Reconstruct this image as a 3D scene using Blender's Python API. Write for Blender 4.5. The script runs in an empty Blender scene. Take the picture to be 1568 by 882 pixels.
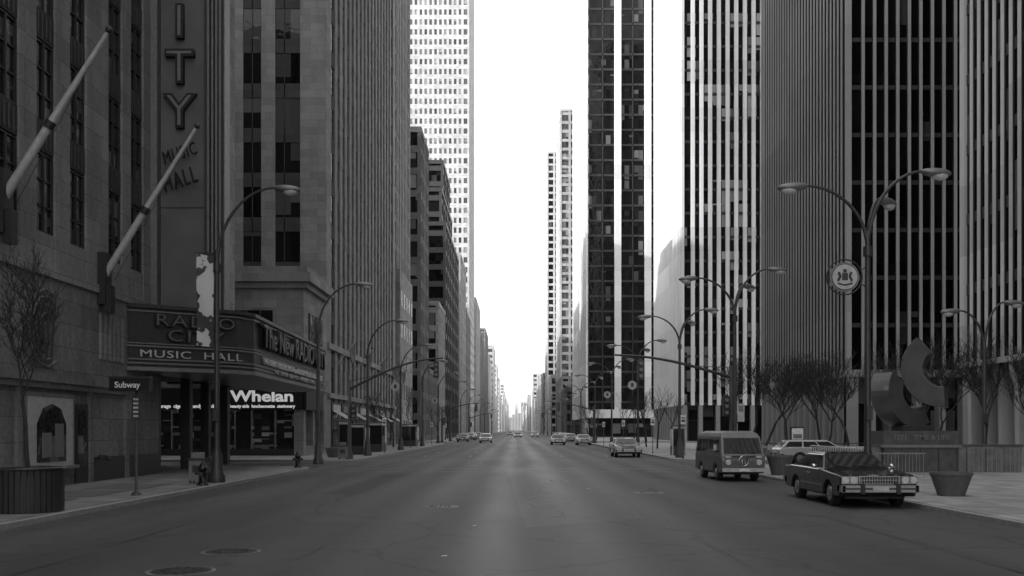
import bpy, math, random
from mathutils import Vector, Matrix
random.seed(11)
S = bpy.context.scene
COL = S.collection

# ------------------------------------------------------------ materials
def newmat(name):
    m = bpy.data.materials.new(name); m.use_nodes = True
    nt = m.node_tree; b = nt.nodes['Principled BSDF']
    return m, nt, b
def g(v): return (v, v, v, 1)
def mathn(nt, op, a, b=None):
    n = nt.nodes.new('ShaderNodeMath'); n.operation = op
    for i, x in enumerate((a, b)):
        if x is None: continue
        if isinstance(x, (int, float)): n.inputs[i].default_value = x
        else: nt.links.new(x, n.inputs[i])
    return n.outputs[0]
def ramp(nt, fac, stops):
    r = nt.nodes.new('ShaderNodeValToRGB')
    while len(r.color_ramp.elements) > 1: r.color_ramp.elements.remove(r.color_ramp.elements[-1])
    r.color_ramp.elements[0].position = stops[0][0]; r.color_ramp.elements[0].color = g(stops[0][1])
    for p, v in stops[1:]:
        e = r.color_ramp.elements.new(p); e.color = g(v)
    nt.links.new(fac, r.inputs[0]); return r.outputs[0]
def mulc(nt,a,b2):
    mx=nt.nodes.new('ShaderNodeMixRGB'); mx.blend_type='MULTIPLY'; mx.inputs[0].default_value=1
    nt.links.new(a,mx.inputs[1]); nt.links.new(b2,mx.inputs[2]); return mx.outputs[0]
def pos(nt):
    return nt.nodes.new('ShaderNodeNewGeometry').outputs['Position']
def plain(name, v, rough=0.6, metal=0.0, noise=0.15, scale=6.0, coat=0.0):
    m, nt, b = newmat(name)
    n = nt.nodes.new('ShaderNodeTexNoise'); n.inputs['Scale'].default_value = scale; n.inputs['Detail'].default_value = 5
    tc = nt.nodes.new('ShaderNodeTexCoord'); nt.links.new(tc.outputs['Object'], n.inputs['Vector'])
    c = ramp(nt, n.outputs[0], [(0.3, v*(1-noise)), (0.7, v*(1+noise))])
    nt.links.new(c, b.inputs['Base Color'])
    b.inputs['Roughness'].default_value = rough; b.inputs['Metallic'].default_value = metal
    b.inputs['Coat Weight'].default_value = coat
    return m
def stone(name, v, bw=1.2, bh=0.6, joint=0.7, stain=0.3, rough=0.85, fine=0.0):
    m, nt, b = newmat(name)
    sep = nt.nodes.new('ShaderNodeSeparateXYZ'); P = pos(nt); nt.links.new(P, sep.inputs[0])
    s = mathn(nt, 'ADD', sep.outputs[0], sep.outputs[1])
    cb = nt.nodes.new('ShaderNodeCombineXYZ'); nt.links.new(s, cb.inputs[0]); nt.links.new(sep.outputs[2], cb.inputs[1])
    br = nt.nodes.new('ShaderNodeTexBrick'); nt.links.new(cb.outputs[0], br.inputs['Vector'])
    br.inputs['Color1'].default_value = g(v*0.84); br.inputs['Color2'].default_value = g(v*1.14); br.inputs['Mortar'].default_value = g(v*joint)
    br.inputs['Scale'].default_value = 1; br.inputs['Brick Width'].default_value = bw; br.inputs['Row Height'].default_value = bh
    br.inputs['Mortar Size'].default_value = 0.015; br.inputs['Mortar Smooth'].default_value = 0.3
    n = nt.nodes.new('ShaderNodeTexNoise'); n.inputs['Scale'].default_value = 0.35; n.inputs['Detail'].default_value = 9; n.inputs['Roughness'].default_value = 0.7
    mp = nt.nodes.new('ShaderNodeMapping'); mp.inputs['Scale'].default_value = (1, 1, 0.3)
    nt.links.new(P, mp.inputs[0]); nt.links.new(mp.outputs[0], n.inputs['Vector'])
    st = ramp(nt, n.outputs[0], [(0.3, 1-stain), (0.7, 1+stain*0.5)])
    c = mulc(nt, br.outputs[0], st)
    if fine:
        n2 = nt.nodes.new('ShaderNodeTexNoise'); n2.inputs['Scale'].default_value = 7; n2.inputs['Detail'].default_value = 6; nt.links.new(P, n2.inputs['Vector'])
        c = mulc(nt, c, ramp(nt, n2.outputs[0], [(0.3, 1-fine), (0.7, 1+fine*.6)]))
    nt.links.new(c, b.inputs['Base Color']); b.inputs['Roughness'].default_value = rough
    return m
def glass(name, period, floor, phase=0.0, lo=0.015, hi=0.3, frac=0.35, rough=0.07, z0=0.0, spec=0.5):
    """window glass with blinds drawn to differing heights behind it"""
    m, nt, b = newmat(name)
    sep = nt.nodes.new('ShaderNodeSeparateXYZ'); P = pos(nt); nt.links.new(P, sep.inputs[0])
    s = mathn(nt, 'DIVIDE', mathn(nt, 'SUBTRACT', mathn(nt, 'ADD', sep.outputs[0], sep.outputs[1]), phase), period)
    zz = mathn(nt, 'DIVIDE', mathn(nt, 'SUBTRACT', sep.outputs[2], z0), floor)
    cb = nt.nodes.new('ShaderNodeCombineXYZ'); nt.links.new(mathn(nt, 'FLOOR', s), cb.inputs[0]); nt.links.new(mathn(nt, 'FLOOR', zz), cb.inputs[1])
    wn = nt.nodes.new('ShaderNodeTexWhiteNoise'); wn.noise_dimensions = '3D'; nt.links.new(cb.outputs[0], wn.inputs['Vector'])
    sc = nt.nodes.new('ShaderNodeSeparateColor'); nt.links.new(wn.outputs['Color'], sc.inputs[0])
    fr = mathn(nt, 'FRACT', zz)
    has = mathn(nt, 'LESS_THAN', sc.outputs[0], frac)
    drawn = mathn(nt, 'GREATER_THAN', fr, sc.outputs[1])
    f = mathn(nt, 'MULTIPLY', has, drawn)
    val = mathn(nt, 'ADD', mathn(nt, 'MULTIPLY', f, mathn(nt, 'MULTIPLY', sc.outputs[2], hi)), mathn(nt, 'MULTIPLY', mathn(nt, 'ADD', sc.outputs[1], 0.4), lo))
    nt.links.new(val, b.inputs['Base Color'])
    b.inputs['Roughness'].default_value = rough
    b.inputs['Specular IOR Level'].default_value = spec
    n = nt.nodes.new('ShaderNodeTexNoise'); n.inputs['Scale'].default_value = 0.9; nt.links.new(P, n.inputs['Vector'])
    bp = nt.nodes.new('ShaderNodeBump'); bp.inputs['Strength'].default_value = 0.2; bp.inputs['Distance'].default_value = 0.15
    nt.links.new(n.outputs[0], bp.inputs['Height']); nt.links.new(bp.outputs[0], b.inputs['Normal'])
    return m

# ------------------------------------------------------------ mesh builder
class MB:
    def __init__(s): s.v=[]; s.f=[]; s.m=[]; s.mats=[]; s.sm=[]
    def mi(s, mat):
        if mat not in s.mats: s.mats.append(mat)
        return s.mats.index(mat)
    def add(s, vs, fs, mat, smooth=False):
        o=len(s.v); s.v+= [tuple(p) for p in vs]; k=s.mi(mat)
        for f in fs: s.f.append([i+o for i in f]); s.m.append(k); s.sm.append(smooth)
    def box(s,x0,x1,y0,y1,z0,z1,mat):
        vs=[(x0,y0,z0),(x1,y0,z0),(x1,y1,z0),(x0,y1,z0),(x0,y0,z1),(x1,y0,z1),(x1,y1,z1),(x0,y1,z1)]
        s.add(vs,[(0,3,2,1),(4,5,6,7),(0,1,5,4),(1,2,6,5),(2,3,7,6),(3,0,4,7)],mat)
    def obox(s,M,hx,hy,hz,mat):
        vs=[M@Vector((a*hx,b*hy,c*hz)) for c in(-1,1) for (a,b) in((-1,-1),(1,-1),(1,1),(-1,1))]
        s.add(vs,[(0,3,2,1),(4,5,6,7),(0,1,5,4),(1,2,6,5),(2,3,7,6),(3,0,4,7)],mat)
    def prism(s,poly,z0,z1,mat):
        n=len(poly); vs=[(x,y,z0) for x,y in poly]+[(x,y,z1) for x,y in poly]
        s.add(vs,[tuple(reversed(range(n))),tuple(range(n,2*n))]+[(i,(i+1)%n,n+(i+1)%n,n+i) for i in range(n)],mat)
    def xprism(s,prof,x0,x1,mat):
        n=len(prof); vs=[(x0,y,z) for y,z in prof]+[(x1,y,z) for y,z in prof]
        s.add(vs,[tuple(range(n)),tuple(reversed(range(n,2*n)))]+[(i,n+i,n+(i+1)%n,(i+1)%n) for i in range(n)],mat)
    def tube(s,pts,rad,mat,seg=8,cap=True,smooth=True):
        pts=[Vector(p) for p in pts]
        if not isinstance(rad,(list,tuple)): rad=[rad]*len(pts)
        vs=[];fs=[]
        up=None
        for i,p in enumerate(pts):
            d=(pts[min(i+1,len(pts)-1)]-pts[max(i-1,0)]).normalized()
            if up is None:
                up=Vector((0,0,1)) if abs(d.z)<0.9 else Vector((1,0,0))
            a=d.cross(up).normalized(); b=a.cross(d).normalized(); up=b
            for k in range(seg):
                t=2*math.pi*k/seg; vs.append(p+(a*math.cos(t)+b*math.sin(t))*rad[i])
        for i in range(len(pts)-1):
            for k in range(seg):
                fs.append((i*seg+k,i*seg+(k+1)%seg,(i+1)*seg+(k+1)%seg,(i+1)*seg+k))
        s.add(vs,fs,mat,smooth)
        if cap:
            n=len(pts)-1
            s.add(vs[:seg],[tuple(reversed(range(seg)))],mat); s.add(vs[n*seg:],[tuple(range(seg))],mat)
    def lathe(s,cx,cy,prof,mat,seg=16,smooth=True):
        vs=[];fs=[]
        for r,z in prof:
            for k in range(seg):
                t=2*math.pi*k/seg; vs.append((cx+r*math.cos(t),cy+r*math.sin(t),z))
        for i in range(len(prof)-1):
            for k in range(seg): fs.append((i*seg+k,i*seg+(k+1)%seg,(i+1)*seg+(k+1)%seg,(i+1)*seg+k))
        fs.append(tuple(range((len(prof)-1)*seg,len(prof)*seg)))
        s.add(vs,fs,mat,smooth)
    def ball(s,c,rx,ry,rz,mat,seg=12,rings=8,z_lo=-1,z_hi=1,M=None):
        vs=[];fs=[]
        for i in range(rings+1):
            ph=math.asin(z_lo)+(math.asin(z_hi)-math.asin(z_lo))*i/rings
            for k in range(seg):
                t=2*math.pi*k/seg; q=Vector((rx*math.cos(ph)*math.cos(t),ry*math.cos(ph)*math.sin(t),rz*math.sin(ph)))
                if M: q=M@q
                vs.append(q+Vector(c))
        for i in range(rings):
            for k in range(seg): fs.append((i*seg+k,i*seg+(k+1)%seg,(i+1)*seg+(k+1)%seg,(i+1)*seg+k))
        s.add(vs,fs,mat,True)
    def panel(s,q,u0,u1,v0,v1,off,mat):
        q=[Vector(p) for p in q]
        def at(u,v): return (q[0]*(1-u)+q[1]*u)*(1-v)+(q[3]*(1-u)+q[2]*u)*v
        nrm=(q[1]-q[0]).cross(q[3]-q[0]).normalized()*off
        ps=[at(u0,v0),at(u1,v0),at(u1,v1),at(u0,v1)]
        s.add([p-nrm for p in ps]+[p+nrm for p in ps],[(4,5,6,7),(0,1,5,4),(1,2,6,5),(2,3,7,6),(3,0,4,7)],mat)
    def done(s,name,parent=None,loc=None,rz=0,bevel=0,seg=2):
        me=bpy.data.meshes.new(name); me.from_pydata(s.v,[],s.f)
        for m in s.mats: me.materials.append(m)
        me.polygons.foreach_set('material_index',s.m); me.polygons.foreach_set('use_smooth',s.sm); me.update()
        o=bpy.data.objects.new(name,me); COL.objects.link(o)
        if parent: o.parent=parent
        if loc: o.location=loc
        o.rotation_euler[2]=rz
        if bevel:
            b=o.modifiers.new('bevel','BEVEL'); b.width=bevel; b.segments=seg; b.limit_method='ANGLE'; b.angle_limit=math.radians(35)
        return o
def empty(name,loc=(0,0,0),rz=0):
    o=bpy.data.objects.new(name,None); COL.objects.link(o); o.location=loc; o.rotation_euler[2]=rz; o.empty_display_size=0.3; return o
def text(name,body,loc,size,mat,parent,rot=(math.pi/2,0,0),extrude=0.03,bold=0.0,align='CENTER',sx=1.0,spacing=1.0):
    c=bpy.data.curves.new(name,'FONT'); c.body=body; c.size=size; c.extrude=extrude; c.offset=bold; c.align_x=align; c.align_y='CENTER'; c.space_character=spacing
    c.materials.append(mat); c.resolution_u=3
    o=bpy.data.objects.new(name,c); COL.objects.link(o); o.location=loc; o.rotation_euler=rot; o.scale=(sx,1,1); o.parent=parent; return o

# ------------------------------------------------------------ generic materials
M_black=plain('black_paint',0.012,0.35)
M_iron=plain('dark_iron',0.025,0.5)
M_pole=plain('pole_paint',0.05,0.45,0.2)
M_lamp=plain('lamp_head_metal',0.2,0.4,0.4)
M_lens=plain('lamp_lens',0.55,0.15)
M_chrome=plain('chrome',0.6,0.18,1.0,0.05)
M_tire=plain('tire_rubber',0.02,0.85)
M_white=plain('white_paint',0.75,0.5)
M_lgrey=plain('light_grey_paint',0.45,0.5)
M_mgrey=plain('grey_paint',0.18,0.5)
M_dgrey=plain('dark_grey_paint',0.04,0.4)
M_bark=plain('bark',0.03,0.9,0,0.4)
M_carglass=plain('car_glass',0.02,0.04,0,0.1)

# ------------------------------------------------------------ buildings
def fabricate(mb,x0,x1,y0,y1,z0,z1,wall,gl,period,pier,floor,span,depth,corner=0.6,spmat=None,sd=0.55,faces='NSEW',roof=True,mull=0,web=None,cap=0.08):
    """glass core, piers, spandrels, corner piers and parapet; web = dark pier sides with a wall-coloured front cap"""
    spmat=spmat or wall
    d=depth
    mb.box(x0+d,x1-d,y0+d,y1-d,z0,z1-0.02,gl)
    sp=d*(1-sd)
    for (a,b) in((x0,y0),(x1-corner,y0),(x0,y1-corner),(x1-corner,y1-corner)):
        mb.box(a,a+corner,b,b+corner,z0,z1,wall)
    def run(a0,a1,axis,sgn,outer,inner):
        lo,hi=min(outer,inner),max(outer,inner)
        so=outer+sgn*sp; slo,shi=min(so,inner),max(so,inner)
        n=max(1,int(round((a1-a0)/period))); p=(a1-a0)/n
        def bx(c,w,l,h,m):
            if axis=='x': mb.box(c-w/2,c+w/2,l,h,z0,z1,m)
            else: mb.box(l,h,c-w/2,c+w/2,z0,z1,m)
        for i in range(1,n):
            c=a0+i*p
            if web:
                q=outer+sgn*cap
                bx(c,pier,min(outer,q),max(outer,q),wall); bx(c,pier*.6,min(q,inner),max(q,inner),web)
            else: bx(c,pier,lo,hi,wall)
        if mull:
            for i in range(n): bx(a0+(i+.5)*p,mull,slo,shi,spmat)
        if span>0:
            z=z0
            while z<z1-0.1:
                zt=min(z+span,z1-0.03)
                if axis=='x': mb.box(a0,a1,slo,shi,z,zt,spmat)
                else: mb.box(slo,shi,a0,a1,z,zt,spmat)
                z+=floor
    c=corner
    e=0.01
    if 'N' in faces: run(x0+c,x1-c,'x',1,y0,y0+d+e)
    if 'S' in faces: run(x0+c,x1-c,'x',-1,y1,y1-d-e)
    if 'W' in faces: run(y0+c,y1-c,'y',1,x0,x0+d+e)
    if 'E' in faces: run(y0+c,y1-c,'y',-1,x1,x1-d-e)
    if roof: mb.box(x0-0.06,x1+0.06,y0-0.06,y1+0.06,z1,z1+0.9,wall)
def building(name,*a,**k):
    mb=MB(); fabricate(mb,*a,**k); return mb.done(name)

st_rca=stone('limestone_tower',0.24,fine=.1)
st_rca2=stone('limestone_wing',0.28,fine=.1)
st_dark=stone('dark_spandrel',0.05)
st_light=stone('pale_stone',0.55,joint=0.85)
st_far=stone('far_hazed_pale_stone',0.6,joint=0.9,stain=0.2)  # pale stone lightened further, aerial haze put into the base colour
st_mid=stone('mid_stone',0.3)
st_brown=stone('brown_stone',0.14)
alu=stone('tower_pier_stone',0.5,bw=50,bh=3.9,joint=0.8,stain=0.12,rough=0.6)
alu_w=stone('white_pier_stone',0.85,bw=50,bh=3.9,joint=0.85,stain=0.08,rough=0.6)
alu_d=stone('grey_pier_stone',0.3,bw=50,bh=3.9,joint=0.8,stain=0.12,rough=0.6)
M_web=plain('bronze_web',0.015,0.6)

g_rca=glass('rca_glass',2.42,3.6,-35+79,hi=.1,frac=.45,lo=.01,spec=.25)
g_gen=glass('window_glass',2.0,3.6,0,frac=0.5,hi=0.22,spec=.35)
g_ex=glass('tower_glass_dark',0.95,3.9,27+80,frac=0.06,hi=0.08,lo=0.006,spec=.12)
g_mc=glass('tower_glass_bright',1.42,3.9,27+160,frac=0.4,hi=0.5,lo=0.012,spec=.5)  # brighter panes also put broken glass reflections into the colour
g_ce=glass('tower_glass_black',1.2,3.9,18+252,frac=0.15,hi=0.12,lo=0.01,rough=0.05,spec=.25)
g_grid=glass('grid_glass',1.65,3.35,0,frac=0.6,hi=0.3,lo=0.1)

def left(name,y0,y1,h,wall,gl,x1=-15.3,x0=-36,period=2.4,pier=1.1,floor=3.6,span=1.1,depth=0.16,**k):
    return building(name,x0,x1,y0,y1,0,h,wall,gl,period,pier,floor,span,depth,**k)
mb=MB()
fabricate(mb,-35,-15.3,79,124,0,118,st_rca,g_rca,2.42,1.12,3.6,1.15,0.13,corner=2.1,spmat=st_dark,mull=0.07,sd=0.4)
fabricate(mb,-34.8,-15.42,124.05,143,0,112,st_rca2,g_gen,1.9,1.0,3.6,0.9,0.15,corner=1.2,spmat=st_rca)
mb.box(-24,-14.9,126,141,0.1,22.7,st_rca2)
for yy in range(127,140,3):
    for zz in (1.2,6,10,14,18): mb.box(-15,-14.87,yy,yy+1.3,zz,zz+2,g_gen)
mb.box(-15.5,-15.12,79.4,123.6,8.6,9.1,st_rca2); mb.box(-15.4,-15.05,79.4,123.6,4.6,5.0,st_rca2)
for i in range(9):
    a=81+i*4.75
    mb.box(-15.35,-15.2,a,a+3.6,.3,4.3,M_dgrey); mb.box(-15.3,-15.15,a+.25,a+3.35,.7,3.4,g_gen); mb.box(-15.3,-15.1,a+.2,a+3.4,3.5,4.1,M_mgrey if i%3 else M_lgrey)
    if i%2==0: mb.add([(-15.2,a,3.6),(-15.2,a+3.6,3.6),(-14.0,a+3.6,2.9),(-14.0,a,2.9)],[(0,1,2,3)],M_mgrey)
office=mb.done('office_tower')
for i in range(5):
    mb=MB(); yy=83+i*9.5
    mb.tube([(-15.1,yy,7.6),(-13.5,yy,9.6)],[.05,.03],M_lgrey,6); mb.ball((-13.45,yy,9.66),.07,.07,.07,M_mgrey,8,6)
    mb.add([(-13.6,yy,9.45),(-14.1,yy,8.85),(-14.0,yy+.12,7.7),(-13.85,yy-.08,7.6),(-13.65,yy+.1,8.0)],[(0,1,2,3,4)],M_mgrey); mb.done('flag')

mb=MB()
mb.box(-30,-15.3,70.6,79,4.9,12.6,st_rca2)
mb.box(-30.2,-15.0,70.3,79,12.2,12.6,st_rca2)
mb.box(-30.5,-14.7,70.0,79,12.62,13.3,st_rca2)
mb.box(-30.2,-15.0,70.3,79,13.3,13.75,st_rca)
mb.box(-30.2,-15.15,70.45,79,5.0,5.5,st_rca)
mb.box(-21.5,-17.2,70.52,70.7,7.2,10.8,st_rca); mb.box(-21.2,-17.5,70.48,70.6,7.4,10.6,g_rca)
for x in (-20.3,-19.4,-18.4): mb.box(x-.06,x+.06,70.42,70.5,7.4,10.6,M_dgrey)
mb.box(-21.2,-17.5,70.42,70.5,9.3,9.45,M_dgrey)
mb.box(-15.4,-15.2,72.2,77,7.4,10.6,g_rca); mb.box(-15.24,-15.14,74.5,74.7,7.4,10.6,M_dgrey)
mb.box(-21.8,-16.9,70.3,70.6,6.8,7.2,st_rca2)
M_shop=glass('shop_glass',0.55,0.45,0,lo=0.02,hi=0.5,frac=0.4,rough=0.05)
mb.box(-30,-16.0,71.3,79,0.13,4.9,M_shop)
mb.box(-16.0,-15.3,70.6,71.4,0.13,4.9,st_rca)
mb.box(-16.0,-15.3,78.0,79,0.13,4.9,st_rca); mb.box(-16.0,-15.4,71.4,78,0.13,0.8,st_rca); mb.box(-16.0,-15.4,74.4,75,0.8,4.9,st_rca)
for x in (-28,-25,-22.2,-20.4,-19.2,-17.5): mb.box(x-.05,x+.05,71.15,71.28,0.13,3.4,M_chrome)
mb.box(-30,-16,70.95,71.28,0.13,0.6,M_dgrey); mb.box(-20.3,-19.3,71.1,71.27,.6,3.3,M_black)
pav=mb.done('corner_drugstore')
mb=MB(); M_signblk=plain('sign_black',0.012,0.4)
mb.box(-30,-15.35,70.3,70.6,3.45,4.95,M_signblk); mb.box(-15.5,-15.1,70.6,77,3.45,4.95,M_signblk)
mb.done('sign_fascia',pav)
m,nt,b=newmat('lit_sign_letter'); b.inputs['Base Color'].default_value=g(.8); b.inputs['Emission Color'].default_value=g(1); b.inputs['Emission Strength'].default_value=0.3
M_lit=m
text('sign_lettering','Whelan',(-18.2,70.27,4.37),1.1,M_lit,pav,bold=0.03,sx=1.3)
text('sign_small_lettering','beauty aids  luncheonette  stationery',(-18.2,70.27,3.68),0.32,M_lit,pav,bold=0.01,sx=0.98)
text('sign_side_lettering','beverage  cigars    candy   soda',(-23.8,70.27,3.68),0.36,M_lit,pav,bold=0.01)

left('brick_office_block',158,172,50,st_brown,g_gen,x0=-32)
left('stone_commercial_building',194,212,26.6,st_mid,g_gen,x0=-30,pier=1.2)
left('low_shop_building',173,193,12,st_brown,g_gen,x0=-30)
mb=MB(); dkp=plain('dark_metal_pier',0.05,0.5)
fabricate(mb,-30,-15.3,214,262,0,46.6,dkp,g_ce,6,1.0,3.7,1.2,0.4,spmat=dkp)
fabricate(mb,-28,-16.8,222,258,46.6,56,dkp,g_ce,6,1.0,3.7,1.2,0.4,spmat=dkp)
fabricate(mb,-26,-17.2,232,255,56,65,dkp,g_ce,5,1.0,3.7,1.2,0.4,spmat=dkp)
mb.done('setback_office_building')
left('pale_apartment_house',270,300,50,st_light,g_gen,x0=-26,period=3)
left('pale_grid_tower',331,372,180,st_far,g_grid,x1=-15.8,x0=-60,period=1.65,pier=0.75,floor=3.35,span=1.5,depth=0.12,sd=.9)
left('stone_hotel',301,330,38,st_mid,g_gen,x0=-26,period=3)
left('pale_stone_hotel',376,420,52,st_light,g_gen,x0=-30,period=3)
left('brick_hotel',421,470,44,st_mid,g_gen,x0=-30,period=3)
left('corner_apartment_house',490,540,52,st_mid,g_gen,x0=-30,period=3)
y=545
names=['distant_apartment_house','distant_office_building','distant_loft_building','distant_stone_building']
while y<2300:
    L=random.uniform(22,55)*(1+y/1500); h=random.uniform(22,62)
    left(random.choice(names),y,y+L,h,random.choice([st_far,st_light,st_far]),g_grid,x1=-15.3+random.uniform(-1,0.3),x0=-40,period=4,pier=2,floor=4,span=1.8)  # distant blocks take the lightened stones, haze carried by colour
    y+=L+ (18 if random.random()<.4 else 0.5)

def right(name,y0,y1,h,wall,gl,x0=15.3,x1=40,period=2.4,pier=1.1,floor=3.6,span=1.1,depth=0.2,**k):
    return building(name,x0,x1,y0,y1,0,h,wall,gl,period,pier,floor,span,depth,**k)
mb=MB()
g_tl=glass('slab_glass',0.86,3.9,0,frac=0.15,hi=0.12,lo=0.01,spec=.12)
fabricate(mb,25,62,-40,55.2,5.6,120,alu,g_tl,0.86,0.26,3.9,0.6,0.2,corner=0.5,spmat=st_dark,sd=0.2,web=M_web,cap=.07)
mb.box(26.4,60,-38,53.8,0.13,5.6,g_gen)
yy=54.9
while yy>20:
    pts=[(25.02,5.62),(26.5,5.62),(26.5,0.13),(25.35,0.13),(25.3,4.2),(25.05,4.9)]
    n=len(pts); w=0.42
    vs=[(x,yy-w,z) for x,z in pts]+[(x,yy,z) for x,z in pts]
    mb.add(vs,[tuple(range(n)),tuple(reversed(range(n,2*n)))]+[(i,n+i,n+(i+1)%n,(i+1)%n) for i in range(n)],alu)
    yy-=1.72
mb.box(24.9,62.1,-40.1,55.3,5.45,5.75,alu)
mb.done('slab_office_tower')
mb=MB()
fabricate(mb,27,76,80,108,6.5,125,alu_d,g_ex,0.95,0.26,3.9,0.35,0.4,corner=0.42,spmat=st_dark,sd=0.15,web=M_web,cap=.08)
mb.box(28.5,75,81.5,107,0.13,6.5,g_gen)
for i in range(26): mb.box(27+i*1.9,27.5+i*1.9,80,81,0.13,6.5,alu_d)
for i in range(15): mb.box(27,28,80.1+i*1.93,80.6+i*1.93,0.13,6.5,alu_d)
mb.box(26.9,76.1,79.9,108.1,6.3,6.9,alu_d)
mb.done('striped_office_tower')
mb=MB()
fabricate(mb,27,72,160,192,6,125,alu_w,g_mc,1.42,0.62,3.9,0.45,0.4,corner=0.5,spmat=st_dark,sd=0.3)
mb.box(28.5,71,161.5,191,0.13,6,g_gen)
for i in range(16): mb.box(27+i*2.84,27.7+i*2.84,160,161,0.13,6,alu_d)
for i in range(12): mb.box(27,28,160.1+i*2.84,160.8+i*2.84,0.13,6,alu_d)
mb.done('white_striped_tower')
mb=MB()
fabricate(mb,18,50,252,312,5,170,alu_w,g_ce,6.9,1.7,3.9,0.5,0.8,corner=0.5,spmat=plain('dark_metal_band',0.035,0.4),sd=0.15,mull=0.25)
mb.box(18.8,49,253,311,0.13,5,g_gen)
mb.box(17.9,50.1,251.9,312.1,5,7.2,alu_w)
mb.done('glass_pier_tower')
right('slender_tower',397,440,131,st_light,g_grid,x0=18,x1=32,period=3,pier=0.9)
right('slender_dark_tower',500,540,143,st_light,g_ce,x0=16,x1=26,period=3,pier=1.0)
right('low_brick_shop',318,345,15,st_brown,g_gen,x0=16,x1=36)
right('low_stone_shop',346,392,20,st_mid,g_gen,x0=16,x1=36)
right('low_loft_building',441,498,26,st_light,g_gen,x0=15.6,x1=30)
y=545
while y<2300:
    L=random.uniform(22,55)*(1+y/1500); h=random.uniform(25,62)
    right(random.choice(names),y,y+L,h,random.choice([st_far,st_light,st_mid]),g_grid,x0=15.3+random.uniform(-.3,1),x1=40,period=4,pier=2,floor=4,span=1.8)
    y+=L+ (18 if random.random()<.4 else 0.5)
mb=MB()
for i in range(9):
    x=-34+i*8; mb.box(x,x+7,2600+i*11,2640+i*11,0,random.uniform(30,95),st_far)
mb.done('distant_skyline')
building('unseen_shading_skyscraper',-140,-100,-10,76,0,210,st_mid,g_gen,2.6,1.2,3.8,1.2,0.4)  # unseen tower placed to keep the sun off the striped tower's front
building('unseen_shadow_block',-140,-110,100,150,0,84,st_mid,g_gen,2.6,1.2,3.8,1.2,0.4)  # unseen block, added and sized to cast the white striped tower's shadow line
building('rear_office_block',-90,-37,160,330,0,50,st_mid,g_gen,2.6,1.2,3.8,1.2,0.4)
building('rear_hotel_block',-90,-62,340,700,0,60,st_mid,g_gen,2.6,1.2,3.8,1.2,0.4)

# ------------------------------------------------------------ theatre (left foreground)
st_th=stone('theatre_limestone',0.25,bw=1.6,bh=0.8,joint=0.55,stain=.45,fine=.18)
st_th2=stone('theatre_base_stone',0.2,bw=1.6,bh=0.8,joint=0.55,stain=.5,fine=.25)
g_th=glass('theatre_glass',0.62,1.8,0,lo=0.01,hi=0.14,frac=0.5,rough=0.04,spec=.5)
theatre=empty('theatre_building')
mb=MB()
XF=-15.3; XG=XF-.16
mb.box(-70,XG,-30,53.3,7.2,44,g_th)
mb.box(-70,XF-0.02,-30,42,0.13,7.2,st_th2)
mb.box(-70,XF-0.02,42,53.3,4.6,7.2,st_th2)
mb.box(-70,-20.5,42,53.3,0.13,4.6,st_th2)
strips=[(c-0.66,c+0.66) for c in (12,14.4,17,19.6,22.2,24.7,27.1,29.55,31.93,34.28,37.45,39.6)]+[(47.2,47.9),(49.3,50.3),(51.2,52.2)]
prev=-30
for a,b_ in strips:
    mb.box(XG-.01,XF,prev,a,7.2,44,st_th); prev=b_
    mb.box(XG-.01,XF-0.03,a,b_,7.2,8.4,st_th)
    z=8.4
    while z<43:
        mb.box(XG,XG+.07,a+0.01,a+0.09,z,z+2.6,M_iron); mb.box(XG,XG+.07,b_-0.09,b_-0.01,z,z+2.6,M_iron)
        mb.box(XG,XG+.08,(a+b_)/2-.04,(a+b_)/2+.04,z,z+2.6,M_iron)
        for k in (0,0.85,1.7,2.55): mb.box(XG,XG+.06,a+.1,b_-.1,z+k,z+k+.06,M_iron)
        mb.box(XG,XG+.08,a,b_,z+2.66,z+3.6,st_dark)
        for k in range(4): mb.box(XG,XG+.12,a+.15+k*.28,a+.23+k*.28,z+2.75,z+3.5,M_dgrey)
        z+=3.6
mb.box(XG-.01,XF,prev,53.3,7.2,44,st_th)
for i in range(20):
    x=-16-i*2.6
    mb.box(x-1.4,x,53.0,53.32,7.2,44,st_th)
mb.box(-70,XF-.05,53.05,53.36,43,44,st_th)
mb.box(-70,XF+0.15,-30,53.4,44,45,st_th)
mb.box(XF-0.1,XF+0.08,-30,41,7.0,7.3,st_th); mb.box(XF-0.1,XF+0.22,-30,38.5,3.55,3.8,st_th2)
mb.box(XF-0.1,XF+0.14,-30,38.5,3.35,3.55,st_th2)
mb.box(XF-0.1,XF+0.05,35.2,41.9,0.13,1.0,M_dgrey)
for i in range(6): mb.box(XF-.05,XF+0.06,36.0+i*.4,36.16+i*.4,4.6,6.3,st_th)
for yy in (29.9,34.98,38.2): mb.box(XF-.05,XF+0.1,yy,yy+0.3,0.13,3.35,st_th2)
for (a,b_) in ((30.4,33.8),(22,28.5),(14,20)):
    mb.box(XF-.05,XF+0.07,a,b_,0.5,3.2,M_mgrey); mb.box(XF,XF+0.09,a+.15,b_-.15,0.75,3.05,M_lgrey)
    c=(a+b_)/2
    arch=[(c-1.0,.95),(c+1.0,.95),(c+1.0,2.2),(c+.6,2.7),(c,2.85),(c-.6,2.7),(c-1.0,2.2)]
    mb.xprism(arch,XF,XF+0.11,g_th)
    mb.box(XF+.1,XF+.14,c-.7,c-.1,1.1,1.9,M_mgrey); mb.box(XF+.1,XF+.14,c+.2,c+.75,1.1,2.2,M_mgrey)
    mb.box(XF,XF+.3,a+.1,b_-.1,.7,.8,M_mgrey)
mb.box(XF-.05,XF+0.07,33.95,34.85,0.13,2.9,M_iron); mb.box(XF,XF+0.09,34.08,34.72,0.7,2.7,g_th)
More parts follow.
